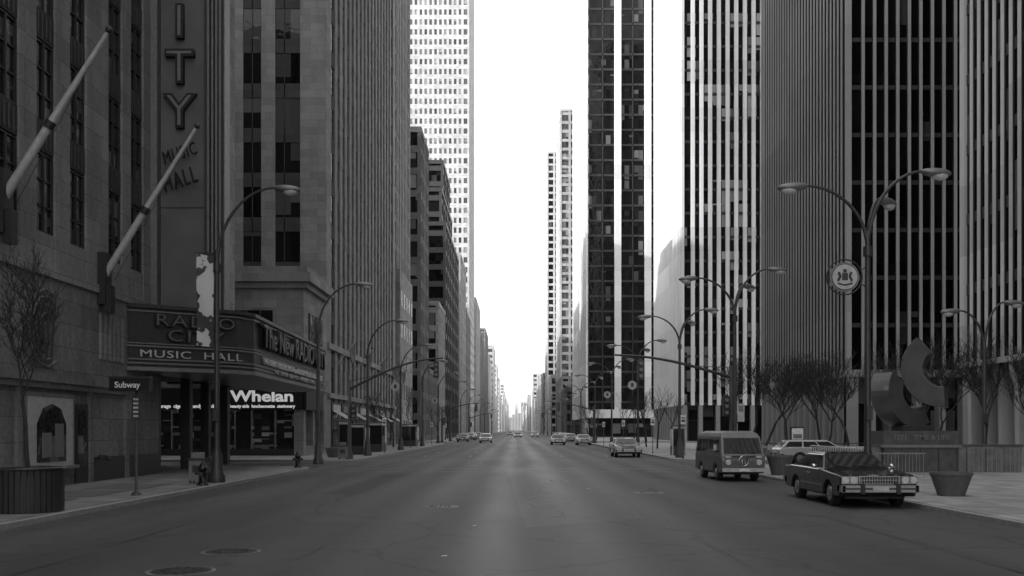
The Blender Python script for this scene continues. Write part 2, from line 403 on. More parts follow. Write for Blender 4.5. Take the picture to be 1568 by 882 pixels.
mb.tube([(XF,35.9,1.0),(XF+.25,35.9,1.0)],.07,M_iron); mb.tube([(XF+.22,35.75,1.0),(XF+.3,35.55,.95)],.08,M_iron); mb.tube([(XF+.22,36.0,1.0),(XF+.35,36.1,.9)],.08,M_iron)
for (x,yy,w) in ((-15.9,42.2,.9),(-15.7,46.7,.45),(-15.7,49.6,.4),(-15.7,52.7,.5)): mb.box(x-w/2,x+w/2,yy-w/2,yy+w/2,0.13,4.6,M_dgrey)
mb.done('walls',theatre)
mb=MB()
for r in (.45,.7,.95,1.15):
    mb.tube([(XF+.06,31.8+r*math.cos(t/12*2*math.pi+r),5.3+r*1.1*math.sin(t/12*2*math.pi+r)) for t in range(9)],.035,st_th2,5)
for k in range(4):
    mb.tube([(XF+.06,31.0+.35*k,4.1),(XF+.08,31.3+.3*k,4.9),(XF+.06,31.1+.4*k,5.6),(XF+.06,31.5+.3*k,6.2)],.035,st_dark,5)
mb.done('relief_plaque',theatre)

marq=empty('theatre_marquee')
M_mq=plain('marquee_dark_metal',0.05,0.35,0.3)
M_mq2=plain('marquee_trim',0.25,0.35,0.6)
A=Vector((-15.3,38.6)); B=Vector((-11.75,41.3)); B2=Vector((-11.35,42.4)); C=Vector((-11.9,61)); D=Vector((-15.3,61))
poly=[A,B,B2,C,D]
def grow(o):
    return [(p.x+(o if p.x>-15 else 0), p.y+(o if p.y>50 else -o)) for p in poly]
mb=MB()
mb.prism([tuple(p) for p in poly],4.5,6.85,M_mq)
for z0,z1,o in ((4.35,4.5,.10),(4.62,4.68,.06),(4.78,4.84,.06),(5.3,5.36,.07),(5.42,5.46,.07),(6.85,7.0,.12),(6.7,6.75,.06)):
    mb.prism(grow(o),z0,z1,M_mq2 if z1<6.8 else M_mq)
mb.prism([( -15.3,61),(-15.3,53.3),(-19,53.3),(-19,61)],4.5,6.8,M_mq)
mb.done('canopy',marq)
M_neon=plain('sign_letter_metal',0.16,0.35,0.4)
M_channel=plain('sign_letter_channel',0.012,0.5)
def on_edge(P,Q,t,off,z):
    p=P.lerp(Q,t); d=(Q-P).normalized(); n=Vector((d.y,-d.x)); p=p+n*off; return (p.x,p.y,z),math.atan2(d.y,d.x)
def etext(name,body,P,Q,t,z,size,mat,**k):
    l,a=on_edge(P,Q,t,k.pop('off',0.06),z); return text(name,body,l,size,mat,marq,rot=(math.pi/2,0,a),**k)
for nm,body,z in (('1','RADIO',6.38),('2','CITY',5.78)):
    etext('lettering_'+nm,body,A,B,.60,z,.66,M_channel,sx=1.45,spacing=1.2,off=.1,bold=.035,extrude=.05)
    etext('lettering_tube_'+nm,body,A,B,.60,z,.66,M_neon,sx=1.45,spacing=1.2,off=.165,bold=-.008,extrude=.01)
etext('lettering_3','MUSIC  HALL',A,B,.57,5.02,.42,M_lgrey,sx=1.6,spacing=1.1,off=.09)
etext('lettering_4','The New RADIO CITY',B2,C,.50,6.12,1.45,M_channel,sx=1.2,off=.14,bold=.04,extrude=.08)
etext('lettering_4b','The New RADIO CITY',B2,C,.50,6.12,1.45,M_neon,sx=1.2,off=.25,bold=-.01,extrude=.01)
etext('lettering_5','THE GREAT EASTER SHOW and GLORY HOURS SHOWPLACE',B2,C,.5,5.08,.42,M_white,sx=1.38,off=.09)
etext('lettering_6','OF THE NATION  ON THE GREAT STAGE',B2,C,.5,4.72,.3,M_lgrey,sx=1.9,off=.09)

blade=empty('theatre_blade_sign')
M_bl=plain('blade_face',0.11,0.5,0.0,0.2,.6); M_bl2=plain('blade_ribs',0.2,0.4,0.3); M_let=plain('blade_letter',0.012,0.5)
mb=MB()
mb.box(-15.3,-12.95,41.1,42.8,7.0,44,M_bl)
mb.box(-15.3,-15.02,41.02,41.12,7.0,44,M_bl2)
for i in range(5):
    mb.box(-12.95+i*.13,-12.88+i*.13,41.1+.12*i,42.8-.12*i,7.0,44,M_bl2)
mb.box(-12.95,-12.4,41.5,42.4,7.0,43.9,M_iron)
mb.box(-15.0,-14.9,41.0,41.1,7,44,M_dgrey)
mb.box(-13.05,-12.97,41.0,41.1,7,44,M_dgrey)
for zz in (11.3,20.2,25): mb.box(-14.9,-13.05,41.07,41.1,zz,zz+.03,M_dgrey)
mb.done('blade',blade)
for ch,z in (('C',21.2),('I',19.0),('T',17.1),('Y',15.25)):
    text('letter_'+ch,ch,(-14.05,40.98,z),1.9,M_let,blade,extrude=.12,bold=.07)
    text('letter_tube_'+ch,ch,(-14.05,40.84,z),1.9,M_bl2,blade,extrude=.01,bold=-.03)
text('lettering_music','MUSIC',(-14.0,40.8,13.5),.78,M_let,blade,rot=(math.pi/2,math.radians(-15),math.radians(-8)),extrude=.03,bold=.0,sx=.62,spacing=1.15)
text('lettering_hall','HALL',(-14.0,40.8,12.4),1.0,M_let,blade,rot=(math.pi/2,math.radians(-15),math.radians(-8)),extrude=.03,bold=.005,sx=.6,spacing=1.15)

M_fp=plain('flagpole_paint',0.4,0.4)
def flagpole(y,z0,tipx,tipz):
    mb=MB()
    b_=Vector((-15.2,y,z0)); t=Vector((tipx,y,tipz)); d=(t-b_)
    mb.tube([b_,b_+d*.45,b_+d*.46,t],[.14,.125,.11,.06],M_fp,12)
    mb.tube([b_+d*.43,b_+d*.47],.16,M_iron,12)
    mb.ball(t+d.normalized()*.1,.11,.11,.11,M_iron)
    mb.tube([t-d*.03,(b_+d*.02)+Vector((.35,0,-.2))],.012,M_iron,4)
    mb.box(-15.3,-15.02,y-.3,y+.3,z0-1.0,z0+.9,M_iron); mb.box(-15.1,-14.85,y-.2,y+.2,z0-1.3,z0-.3,M_iron)
    mb.done('flagpole')
flagpole(29.0,8.8,-12.1,13.75); flagpole(36.1,7.6,-11.8,13.1); flagpole(22,8.8,-12.1,13.75)

# ------------------------------------------------------------ ground
def asphalt(name,v):
    m,nt,b=newmat(name); P=pos(nt)
    n=nt.nodes.new('ShaderNodeTexNoise'); n.inputs['Scale'].default_value=0.25; n.inputs['Detail'].default_value=7
    mp=nt.nodes.new('ShaderNodeMapping'); mp.inputs['Scale'].default_value=(1.6,.18,1); nt.links.new(P,mp.inputs[0]); nt.links.new(mp.outputs[0],n.inputs['Vector'])
    c1=ramp(nt,n.outputs[0],[(.3,v*.65),(.5,v),(.7,v*1.45)])
    n2=nt.nodes.new('ShaderNodeTexNoise'); n2.inputs['Scale'].default_value=45; n2.inputs['Detail'].default_value=3; nt.links.new(P,n2.inputs['Vector'])
    c2=ramp(nt,n2.outputs[0],[(.3,.5),(.6,1.1),(.8,2.1)])
    br=nt.nodes.new('ShaderNodeTexVoronoi'); br.distance='CHEBYCHEV'; br.inputs['Scale'].default_value=0.16
    mp2=nt.nodes.new('ShaderNodeMapping'); mp2.inputs['Scale'].default_value=(1,.4,0); nt.links.new(P,mp2.inputs[0]); nt.links.new(mp2.outputs[0],br.inputs['Vector'])
    sc=nt.nodes.new('ShaderNodeSeparateColor'); nt.links.new(br.outputs['Color'],sc.inputs[0])
    c3=ramp(nt,sc.outputs[0],[(0,.82),(.45,1.0),(.8,1.0),(1,1.18)])
    nw=nt.nodes.new('ShaderNodeTexNoise'); nw.inputs['Scale'].default_value=.8; nw.inputs['Detail'].default_value=5; nt.links.new(P,nw.inputs['Vector'])
    vm=nt.nodes.new('ShaderNodeMixRGB'); vm.blend_type='ADD'; vm.inputs[0].default_value=1.0; nt.links.new(P,vm.inputs[1]); nt.links.new(nw.outputs['Color'],vm.inputs[2])
    vo=nt.nodes.new('ShaderNodeTexVoronoi'); vo.feature='DISTANCE_TO_EDGE'; vo.inputs['Scale'].default_value=.22; nt.links.new(vm.outputs[0],vo.inputs['Vector'])
    c4=ramp(nt,vo.outputs['Distance'],[(0,.55),(.006,.6),(.012,1)])
    no=nt.nodes.new('ShaderNodeTexNoise'); no.inputs['Scale'].default_value=1.7; no.inputs['Detail'].default_value=4; nt.links.new(P,no.inputs['Vector'])
    c5=ramp(nt,no.outputs[0],[(.28,.6),(.4,1),(.8,1.1)])
    nt.links.new(mulc(nt,mulc(nt,mulc(nt,mulc(nt,c1,c2),c3),c4),c5),b.inputs['Base Color'])
    sep=nt.nodes.new('ShaderNodeSeparateXYZ'); nt.links.new(P,sep.inputs[0])
    w=mathn(nt,'MULTIPLY',mathn(nt,'ADD',mathn(nt,'SINE',mathn(nt,'MULTIPLY',sep.outputs[0],3.3)),1),.04)
    ab=mathn(nt,'ABSOLUTE',mathn(nt,'SUBTRACT',sep.outputs[0],.6))
    r=mathn(nt,'ADD',mathn(nt,'ADD',w,.5),mathn(nt,'MULTIPLY',mathn(nt,'MINIMUM',ab,8),.02))
    r=mathn(nt,'ADD',r,mathn(nt,'MULTIPLY',mathn(nt,'SUBTRACT',n.outputs[0],.5),.4))
    nt.links.new(r,b.inputs['Roughness'])
    bp=nt.nodes.new('ShaderNodeBump'); bp.inputs['Strength'].default_value=.35; bp.inputs['Distance'].default_value=.01
    nt.links.new(n2.outputs[0],bp.inputs['Height']); nt.links.new(bp.outputs[0],b.inputs['Normal'])
    return m
def paving(name,v,sz):
    m,nt,b=newmat(name); P=pos(nt)
    br=nt.nodes.new('ShaderNodeTexBrick'); br.offset=0; nt.links.new(P,br.inputs['Vector'])
    br.inputs['Color1'].default_value=g(v*.82); br.inputs['Color2'].default_value=g(v*1.15); br.inputs['Mortar'].default_value=g(v*.45)
    br.inputs['Scale'].default_value=1; br.inputs['Brick Width'].default_value=sz; br.inputs['Row Height'].default_value=sz; br.inputs['Mortar Size'].default_value=.02
    n=nt.nodes.new('ShaderNodeTexNoise'); n.inputs['Scale'].default_value=1.2; n.inputs['Detail'].default_value=8; nt.links.new(P,n.inputs['Vector'])
    st=ramp(nt,n.outputs[0],[(.3,.65),(.7,1.2)])
    nt.links.new(mulc(nt,br.outputs[0],st),b.inputs['Base Color']); b.inputs['Roughness'].default_value=.75
    return m
M_asph=asphalt('asphalt',0.06); M_walk=paving('sidewalk_concrete',0.22,1.5); M_kerb=plain('kerb_granite',0.3,.8); M_plaza=paving('plaza_terrazzo',0.32,1.2)
mb=MB(); mb.add([(-3000,-200,0),(3000,-200,0),(3000,4000,0),(-3000,4000,0)],[(0,1,2,3)],plain('ground_tarmac',.05,.8)); mb.done('ground')
mb=MB(); mb.add([(-10.4,-150,.004),(10.4,-150,.004),(10.4,3200,.004),(-10.4,3200,.004)],[(0,1,2,3)],M_asph)
for y0,y1 in ((51,61),(139,157)):
    mb.add([(-90,y0-8,.003),(-10.4,y0-8,.003),(-10.4,y1+8,.003),(-90,y1+8,.003)],[(0,1,2,3)],M_asph)
    mb.add([(10.4,y0-8,.003),(90,y0-8,.003),(90,y1+8,.003),(10.4,y1+8,.003)],[(0,1,2,3)],M_asph)
mb.done('road')
def slab(sgn,y0,y1,mat,name,w=60):
    R=3.0; xi=10.2
    def ring(o):
        near=[(xi+o+(R-o)*(1-math.sin(k/6*math.pi/2)), y0+o+(R-o)*(1-math.cos(k/6*math.pi/2))) for k in range(6,-1,-1)]
        far=[(xi+o+(R-o)*(1-math.sin(k/6*math.pi/2)), y1-o-(R-o)*(1-math.cos(k/6*math.pi/2))) for k in range(7)]
        return near+[(xi+w-o,y0+o),(xi+w-o,y1-o)]+far
    mb=MB()
    def loop(o):
        near=[(xi+R-(R-o)*math.sin(t), y0+R-(R-o)*math.cos(t)) for t in [k/6*math.pi/2 for k in range(7)]]
        far=[(xi+R-(R-o)*math.cos(t), y1-R+(R-o)*math.sin(t)) for t in [k/6*math.pi/2 for k in range(7)]]
        return near+far+[(xi+w-o,y1-o),(xi+w-o,y0+o)]
    a=[(sgn*x,y) for x,y in loop(0)]; b_=[(sgn*x,y) for x,y in loop(.18)]
    if sgn>0: a.reverse(); b_.reverse()
    mb.prism(a,0,.12,M_kerb); mb.prism(b_,.02,.13,mat); return mb.done(name)
edges=[(-60,51),(61,141),(156,213),(226,300),(314,395),(409,480),(494,580),(595,700),(715,900),(915,1200),(1215,1600),(1615,2500)]
for y0,y1 in edges:
    slab(-1,y0,y1,M_walk,'sidewalk'); slab(1,y0,y1 if y1!=51 else 53,M_plaza if y1<250 else M_walk,'sidewalk')
M_mark=plain('worn_road_paint',0.28,.7,0,.6,3)
mb=MB()
def sheet(x0,x1,y0,y1,z=.009,mat=M_mark): mb.add([(x0,y0,z),(x1,y0,z),(x1,y1,z),(x0,y1,z)],[(0,1,2,3)],mat)
for yy in (46.2,49.6,63,66.4,136,139.5,158,161):
    x=-9.8
    while x<9.6:
        L=random.uniform(.8,3.5); sheet(x,min(x+L,9.8),yy,yy+.16); x+=L+random.choice([0.02,.1,.6])
for i in range(14):
    for x in (-6.8,-3.4,0,3.4,6.8): sheet(x-.05,x+.05,72+i*12,75+i*12)
mb.done('road_markings')
mb=MB(); M_patch=asphalt('asphalt_patch',0.085); M_patch2=asphalt('asphalt_patch_dark',0.036); M_tar=plain('tar_seam',.02,.5)
mb.add([(.2,20,.0065),(2.9,22,.0065),(3.2,52,.0065),(-.5,52,.0065)],[(0,1,2,3)],M_patch)
mb.add([(-6,30,.0065),(-4.8,30,.0065),(-4.8,44,.0065),(-6,44,.0065)],[(0,1,2,3)],M_patch2)
mb.add([(5.0,40,.0065),(6.3,40,.0065),(6.5,58,.0065),(5.0,58,.0065)],[(0,1,2,3)],M_patch2)
mb.add([(-2.8,64,.0065),(1.5,64,.0065),(1.5,90,.0065),(-2.8,90,.0065)],[(0,1,2,3)],M_patch)
for x0 in (-6.9,-3.3,3.35,7.0):
    y=8; x=x0
    while y<130:
        nx=x0+random.uniform(-.06,.06); w=random.uniform(.006,.016)
        if random.random()<.6: mb.add([(x-w,y,.0085),(x+w,y,.0085),(nx+w,y+1.5,.0085),(nx-w,y+1.5,.0085)],[(0,1,2,3)],M_tar)
        x=nx; y+=1.5
mb.done('road_patches')
def manhole(x,y,r=.42):
    mb=MB(); mb.lathe(x,y,[(r+.06,.010),(r+.02,.014),(r,.014)],M_mgrey,24,False)
    mb.lathe(x,y,[(r,.016),(r*.8,.018),(.02,.019)],M_dgrey,24,False)
    for k in range(12):
        t=k*math.pi/6; mb.box(x+r*.6*math.cos(t)-.03,x+r*.6*math.cos(t)+.03,y+r*.6*math.sin(t)-.03,y+r*.6*math.sin(t)+.03,.017,.026,M_iron)
    mb.done('manhole_cover')
for p in ((-1.95,25.4),(-4.65,16),(-4.72,13.8),(1.6,38),(-2.5,60),(4.2,31)): manhole(*p)
mb=MB()
for x,y,w in ((-1.18,15.4,.1),(-.9,20.3,.08),(2.4,33,.1),(-3,41,.07)): mb.prism([(x,y),(x+w,y+.02),(x+w*.9,y+w),(x+.02,y+w*.8)],.012,.016,M_white)
for i in range(50):
    s_=random.choice([-1,1]); x=s_*random.uniform(9.2,10.15); y=random.uniform(14,70); w=random.uniform(.03,.08)
    mb.prism([(x,y),(x+w,y+.02),(x+w*.9,y+w),(x+.02,y+w*.8)],.012,.016,random.choice([M_lgrey,M_mgrey,M_bark]))
mb.done('litter')
mb=MB()
for i in range(3):
    y0=23.5+i*3.6
    mb.box(-13.6,-11.8,y0,y0+3,.132,.136,M_iron)
    for k in range(20): mb.box(-13.6,-11.8,y0+.05+k*.15,y0+.09+k*.15,.136,.146,M_mgrey)
mb.done('subway_grating')

# ------------------------------------------------------------ street lamps
def lamp_head(mb,p,dirx,diry=0):
    a=math.atan2(diry,dirx); M=Matrix.Rotation(a,3,'Z')@Matrix.Rotation(math.radians(4),3,'Y')
    c=Vector(p)+M@Vector((.38,0,-.02))
    mb.ball(c,.5,.19,.14,M_lamp,14,8,M=M)
    mb.ball(c+M@Vector((.12,0,-.06)),.28,.16,.18,M_lens,12,6,z_lo=-.999,z_hi=0,M=M)
def disc_at(mb,cx,cz,r0,yy,th,mat,n=28):
    vs=[(cx+r0*math.cos(2*math.pi*t/n),yy,cz+r0*math.sin(2*math.pi*t/n)) for t in range(n)]
    vs+=[(a,yy+th,b) for a,_,b in vs]
    mb.add(vs,[tuple(range(n)),tuple(reversed(range(n,2*n)))]+[(i,n+i,n+(i+1)%n,(i+1)%n) for i in range(n)],mat)
def street_lamp(x,y,arms,H,zs=7.6,sign=None,r=.11):
    mb=MB()
    mb.lathe(0,0,[(.3,.13),(.3,.35),(.22,.5),(.19,1.1),(r+.03,1.25),(r,1.4),(r*.75,zs),(r*.5,zs+.3)],M_pole,12)
    for dx,dy,h in arms:
        L=math.hypot(dx,dy)
        pts=[]
        for k in range(11):
            t=k/10*math.pi/2; f=(1-math.cos(t)); pts.append((dx*f,dy*f,zs-.3+(h-zs+.3)*math.sin(t)))
        mb.tube(pts,[.07-.003*k for k in range(11)],M_pole,8)
        lamp_head(mb,pts[-1],dx/L,dy/L)
    mb.tube([(0,0,zs-.5),(0,0,zs-.2)],r+.03,M_pole)
    mb.box(-.09,.09,-r-.1,-r+.03,2.3,2.75,M_pole)
    if sign=='disc':
        cx,cz=-.72,6.75
        mb.tube([(cx+.55*math.cos(t/24*2*math.pi),0,cz+.55*math.sin(t/24*2*math.pi)) for t in range(25)],.025,M_iron,6)
        disc_at(mb,cx,cz,.46,-.02,.03,M_mgrey); disc_at(mb,cx,cz,.41,-.035,.03,M_dgrey); disc_at(mb,cx,cz,.39,-.045,.03,M_lgrey)
        mb.box(cx-.09,cx+.09,-.06,-.04,cz-.1,cz+.12,M_dgrey); mb.box(cx-.05,cx+.05,-.065,-.04,cz+.14,cz+.24,M_dgrey)
        mb.tube([(cx-.22,-.055,cz-.12),(cx-.15,-.055,cz+.02),(cx-.2,-.055,cz+.15)],.04,M_dgrey,5)
        mb.tube([(cx+.22,-.055,cz-.12),(cx+.15,-.055,cz+.02),(cx+.2,-.055,cz+.15)],.04,M_dgrey,5)
        mb.tube([(cx-.22,-.055,cz-.2),(cx,-.055,cz-.25),(cx+.22,-.055,cz-.2)],.025,M_dgrey,5)
        mb.tube([(cx+.5,0,cz+.2),(0,0,cz+.35)],.02,M_iron,5); mb.tube([(cx+.5,0,cz-.2),(0,0,cz-.35)],.02,M_iron,5)
    if sign=='small':
        mb.tube([(-.5,0,6.0),(0,0,6.1)],.02,M_iron,5)
        disc_at(mb,-.5,6.0,.4,-.02,.04,M_lgrey,20)
        mb.box(-.62,-.38,-.035,-.02,5.85,6.2,M_dgrey)
    if sign=='plate': mb.box(.1,.45,-.14,-.12,2.4,3.3,M_lgrey); mb.box(.15,.4,-.15,-.14,2.9,3.2,M_mgrey)
    return mb.done('street_lamp',loc=(x,y,0))
for i,y in enumerate((34.8,53,70.7,91,112,135,160,190,222,255,292,335,380,430)):
    street_lamp(-10.7 if i else -10.62,y,[(2.1,0,10.6 if i==0 else 9.9)],10,zs=8.1 if i==0 else 7.6,sign='small' if i in(3,5) else None)
for i,y in enumerate((30.5,49,65.5,88,112,136,165,195,228,262,300,340,385,430)):
    street_lamp(10.95,y,[(-1.95,0,9.6),(1.75,0,10.05),(.6,.5,9.3)],10,zs=7.9,sign='disc' if i==0 else ('small' if i in(3,4) else ('plate' if i==1 else None)))
street_lamp(22.0,46,[(-1.2,0,7.6),(1.0,0,8.0)],8,zs=6)
m,nt,b=newmat('banner_cloth'); tc=nt.nodes.new('ShaderNodeTexCoord'); n=nt.nodes.new('ShaderNodeTexNoise'); n.inputs['Scale'].default_value=1.6; n.inputs['Detail'].default_value=2.5
mp=nt.nodes.new('ShaderNodeMapping'); mp.inputs['Location'].default_value=(3.1,0,1.3); nt.links.new(tc.outputs['Object'],mp.inputs[0]); nt.links.new(mp.outputs[0],n.inputs['Vector'])
nt.links.new(ramp(nt,n.outputs[0],[(0,.06),(.47,.06),(.49,.6),(1,.65)]),b.inputs['Base Color']); b.inputs['Roughness'].default_value=.8
mb=MB(); vs=[];fs=[]
for i in range(13):
    for j in range(5):
        u=j/4; v=i/12; vs.append((-.72+.6*u,.04*math.sin(v*6+u*3)+.0,5.0+3.25*v-.1*u*(1-v)))
for i in range(12):
    for j in range(4): fs.append((i*5+j,i*5+j+1,(i+1)*5+j+1,(i+1)*5+j))
mb.add(vs,fs,m,True); mb.tube([(-.78,0,8.28),(0,0,8.28)],.025,M_iron); mb.tube([(-.78,0,4.98),(0,0,4.9)],.02,M_iron)
mb.done('street_banner',loc=(-10.62,34.8,0))

def signal_head(mb,x,y,z):
    mb.box(x-.17,x+.17,y-.14,y+.14,z-.5,z+.5,M_dgrey); mb.box(x-.1,x+.1,y-.1,y+.1,z+.5,z+.6,M_dgrey)
    for k in(-.32,0,.32):
        mb.tube([(x,y-.13,z+k),(x,y-.28,z+k)],.12,M_iron,12); mb.tube([(x,y-.285,z+k),(x,y-.29,z+k)],.095,M_mgrey,12)
def traffic_signal(x,y,L,z0,z1,heads):
    mb=MB(); mb.lathe(0,0,[(.25,.13),(.2,.5),(.13,.7),(.1,z0+.6)],M_pole,10)
    pts=[(L*k/10,0,z0+(z1-z0)*math.sin(k/10*math.pi/2)) for k in range(11)]
    mb.tube(pts,[.09-.004*k for k in range(11)],M_pole,8)
    mb.tube([(0,0,z0+.5),(L*.35,0,z0+(z1-z0)*math.sin(.35*math.pi/2))],.02,M_pole,5)
    for t,dz in heads:
        k=math.sin(t*math.pi/2); signal_head(mb,L*t,0,z0+(z1-z0)*k+dz)
    signal_head(mb,.3*(1 if L>0 else -1),-.1,3.2)
    mb.done('traffic_signal',loc=(x,y,0))
traffic_signal(11.1,50.5,-6.0,4.7,5.85,[(.78,-.7)])
traffic_signal(-10.7,63,6.0,4.6,6.6,[(.93,-.75)])
traffic_signal(11.1,140,-5.5,4.7,5.85,[(.9,-.7)]); traffic_signal(-10.7,142,5.5,4.7,5.85,[(.9,-.7)])
traffic_signal(11.1,226,-5.5,4.7,5.85,[(.9,-.7)]); traffic_signal(-10.7,228,5.5,4.7,5.85,[(.9,-.7)])

ss=empty('subway_sign',(-10.85,28,0))
mb=MB(); mb.lathe(0,0,[(.16,.13),(.12,.2),(.04,.25),(.035,3.4)],M_pole,10)
mb.box(-.72,.42,-.14,.14,3.1,3.46,M_black); mb.box(-.74,.44,-.16,.16,3.46,3.52,M_iron); mb.box(-.12,.12,-.03,.03,2.3,3.0,M_dgrey)
for k in range(5): mb.box(-.07,.07,-.045,-.03,2.36+k*.12,2.42+k*.12,M_lgrey)
mb.done('post_and_box',ss); text('lettering','Subway',(-.2,-.15,3.27),.24,M_white,ss,extrude=.005,bold=.004,sx=1.0)

def hydrant(x,y):
    mb=MB(); mb.lathe(0,0,[(.2,.13),(.2,.19),(.13,.2),(.12,.65),(.16,.66),(.16,.71),(.13,.73),(.1,.83),(.05,.88),(.04,.94),(.01,.95)],M_black,14)
    mb.tube([(-.22,0,.55),(.22,0,.55)],.055,M_dgrey,10); mb.tube([(-.24,0,.55),(-.2,0,.55)],.075,M_iron,8); mb.tube([(.2,0,.55),(.24,0,.55)],.075,M_iron,8)
    mb.tube([(0,-.1,.5),(0,-.22,.5)],.085,M_iron,10); mb.done('fire_hydrant',loc=(x,y,0))
hydrant(-10.55,33.0); hydrant(-10.8,48.5)
def bin_(x,y):
    mb=MB(); mb.prism([(-.28,-.24),(.28,-.24),(.28,.24),(-.28,.24)],.2,.95,M_mgrey); mb.prism([(-.32,-.28),(.32,-.28),(.32,.28),(-.32,.28)],.93,1.0,M_dgrey)
    mb.prism([(-.22,-.18),(.22,-.18),(.16,.18),(-.16,.18)],1.0,1.2,M_mgrey)
    for a in(-.24,.24):
        for b_ in(-.2,.2): mb.box(a-.03,a+.03,b_-.03,b_+.03,.13,.22,M_iron)
    mb.box(-.15,.15,-.255,-.24,.5,.75,M_dgrey); mb.done('litter_bin',loc=(x,y,0),bevel=.02)
bin_(-11.2,34.6); bin_(11.6,47); bin_(-11.0,62.4)

M_wood=plain('planter_wood',0.03,.7)
def slat_planter(x,y):
    mb=MB(); R=.72
    mb.lathe(0,0,[(R,.13),(R,1.1)],M_iron,24)
    for k in range(36):
        t=2*math.pi*k/36; M=Matrix.Translation((R*math.cos(t)*1.02,R*math.sin(t)*1.02,.62))@Matrix.Rotation(t,4,'Z'); mb.obox(M,.02,.048,.48,M_wood)
    mb.tube([(R*1.05*math.cos(t/24*2*math.pi),R*1.05*math.sin(t/24*2*math.pi),1.12) for t in range(25)],.04,M_dgrey,6)
    mb.lathe(0,0,[(R*.98,1.02),(.01,1.05)],M_bark,24)
    return mb.done('tree_planter',loc=(x,y,0))
slat_planter(-11.15,22.4)
M_conc=plain('concrete_planter',0.1,.8)
def bowl(x,y,r=.58,h=.8,n='concrete_planter'):
    mb=MB(); mb.lathe(0,0,[(r*.62,.13),(r*.66,.2),(r*.95,h*.88),(r,h*.9),(r,h),(r*.88,h),(r*.85,h*.85),(.01,h*.86)],M_conc,24,False); mb.done(n,loc=(x,y,0),bevel=.01)
bowl(12.35,27.8); bowl(10.95,40.6,.56,.95); bowl(12.0,59); bowl(-12.3,66); bowl(-12.3,86)

# ------------------------------------------------------------ bare trees
def bare_tree(x,y,h,seed,z0=.13,spread=1.0,lv=6,r0=None,rm=.007):
    rnd=random.Random(seed); mb=MB(); r0=r0 or h*.014
    def br(p,d,L,r,l):
        n=3; pts=[p]; rs=[r]; q=p.copy(); dd=d.copy()
        for i in range(n):
            dd=(dd+Vector((rnd.uniform(-.18,.18),rnd.uniform(-.18,.18),rnd.uniform(-.02,.14)))).normalized(); q=q+dd*(L/n); pts.append(q.copy()); rs.append(r*(1-.3*(i+1)/n))
            if l>0 and i<n-1 and l<lv:
                a=rnd.uniform(0,6.28); s=(dd+Vector((math.cos(a),math.sin(a),.25))*rnd.uniform(.6,.9)*spread).normalized(); br(q,s,L*rnd.uniform(.5,.72),max(rm,rs[-1]*.6),l-1)
        mb.tube(pts,rs,M_bark,6 if r>.03 else 3,cap=False)
        if l>0:
            for k in range(2 if rnd.random()<.6 else 3):
                a=rnd.uniform(0,6.28); s=(dd+Vector((math.cos(a),math.sin(a),.2))*rnd.uniform(.35,.7)*spread).normalized(); br(q,s,L*rnd.uniform(.6,.82),max(rm,rs[-1]*.75),l-1)
    br(Vector((0,0,z0)),Vector((0,0,1)),h*.34,r0,lv)
    return mb.done('bare_tree',loc=(x,y,0))
bare_tree(-11.15,22.4,5.0,3,z0=1.0,spread=1.0,lv=5,r0=.055)
i=0
for (x,y,h) in ((15.5,70,7),(17.5,69,7.5),(19.5,71,7.5),(22,69,7),(24.5,72,8),(18,75,7.5),(21,76,7.5),(24,77,8),(25,66.5,7),(14,97,7),(14,105,7),(14,115,7),(20.5,49.5,6.5),(22.4,52,6.5),(23.9,50,6.8),(23.6,44,6),(22.6,41,5.6),(14,125,7),(-13,95,6.5),(-13,104,7),(-13,120,7),(14,170,7.5),(14,180,7.5),(14,190,7.5),(-13,165,7),(-13,180,7),(20,150,8),(24,150,8)):
    i+=1; bare_tree(x,y,h,20+i,lv=5 if y<80 else 4,rm=.011 if y>60 else .009)

# ------------------------------------------------------------ sculpture + subway entrance
M_sc=plain('sculpture_steel',0.11,.28,.35,.2,1.5,.3)
def arc_band(mb,c,R0,R1,a0,a1,w,mat,tilt,yaw,n=20):
    M=Matrix.Translation(c)@Matrix.Rotation(yaw,4,'Z')@Matrix.Rotation(tilt,4,'Y'); vs=[];fs=[]
    for i in range(n+1):
        a=math.radians(a0+(a1-a0)*i/n)
        for (r,yy) in((R0,-w),(R1,-w),(R1,w),(R0,w)): vs.append(M@Vector((r*math.cos(a),yy,r*math.sin(a))))
    for i in range(n):
        for k in range(4): fs.append((i*4+k,i*4+(k+1)%4,(i+1)*4+(k+1)%4,(i+1)*4+k))
    fs.append((0,1,2,3)); fs.append((n*4+3,n*4+2,n*4+1,n*4))
    mb.add(vs,fs,mat)
mb=MB()
# lower curl opens up and to the right, upper curl is turned the other way and rests in it
arc_band(mb,(17.75,44.5,3.75),.8,1.65,150,300,.55,M_sc,0,math.radians(25))
arc_band(mb,(19.15,43.75,4.75),.85,1.75,140,285,.62,M_sc,math.radians(12),math.radians(-30))
mb.box(17.2,18.5,43.5,44.9,1.95,2.2,M_iron)
mb.done('abstract_sculpture',bevel=.02)
sw=empty('subway_entrance')
mb=MB(); M_gran=plain('grey_granite',0.18,.5,0,.25,3); M_gran2=plain('dark_granite',0.08,.4,0,.25,3)
mb.box(16.1,19.4,42.9,44.8,.13,1.95,M_gran2); mb.box(15.5,22.3,43.2,43.45,.13,1.25,M_gran); mb.box(15.45,22.35,43.15,43.5,1.25,1.35,M_gran2)
mb.box(16.0,19.5,42.82,44.9,1.22,1.34,M_mgrey)
for k in range(8): mb.box(15.6+k*.85,15.64+k*.85,43.17,43.21,.13,1.25,M_gran2)
for k in range(5): mb.box(16.1+k*.8,16.13+k*.8,42.88,42.9,.13,1.2,M_iron)
for k in range(22): mb.tube([(15.4,43.5+k*.35,.13),(15.4,43.5+k*.35,1.15)],.018,M_iron,5)
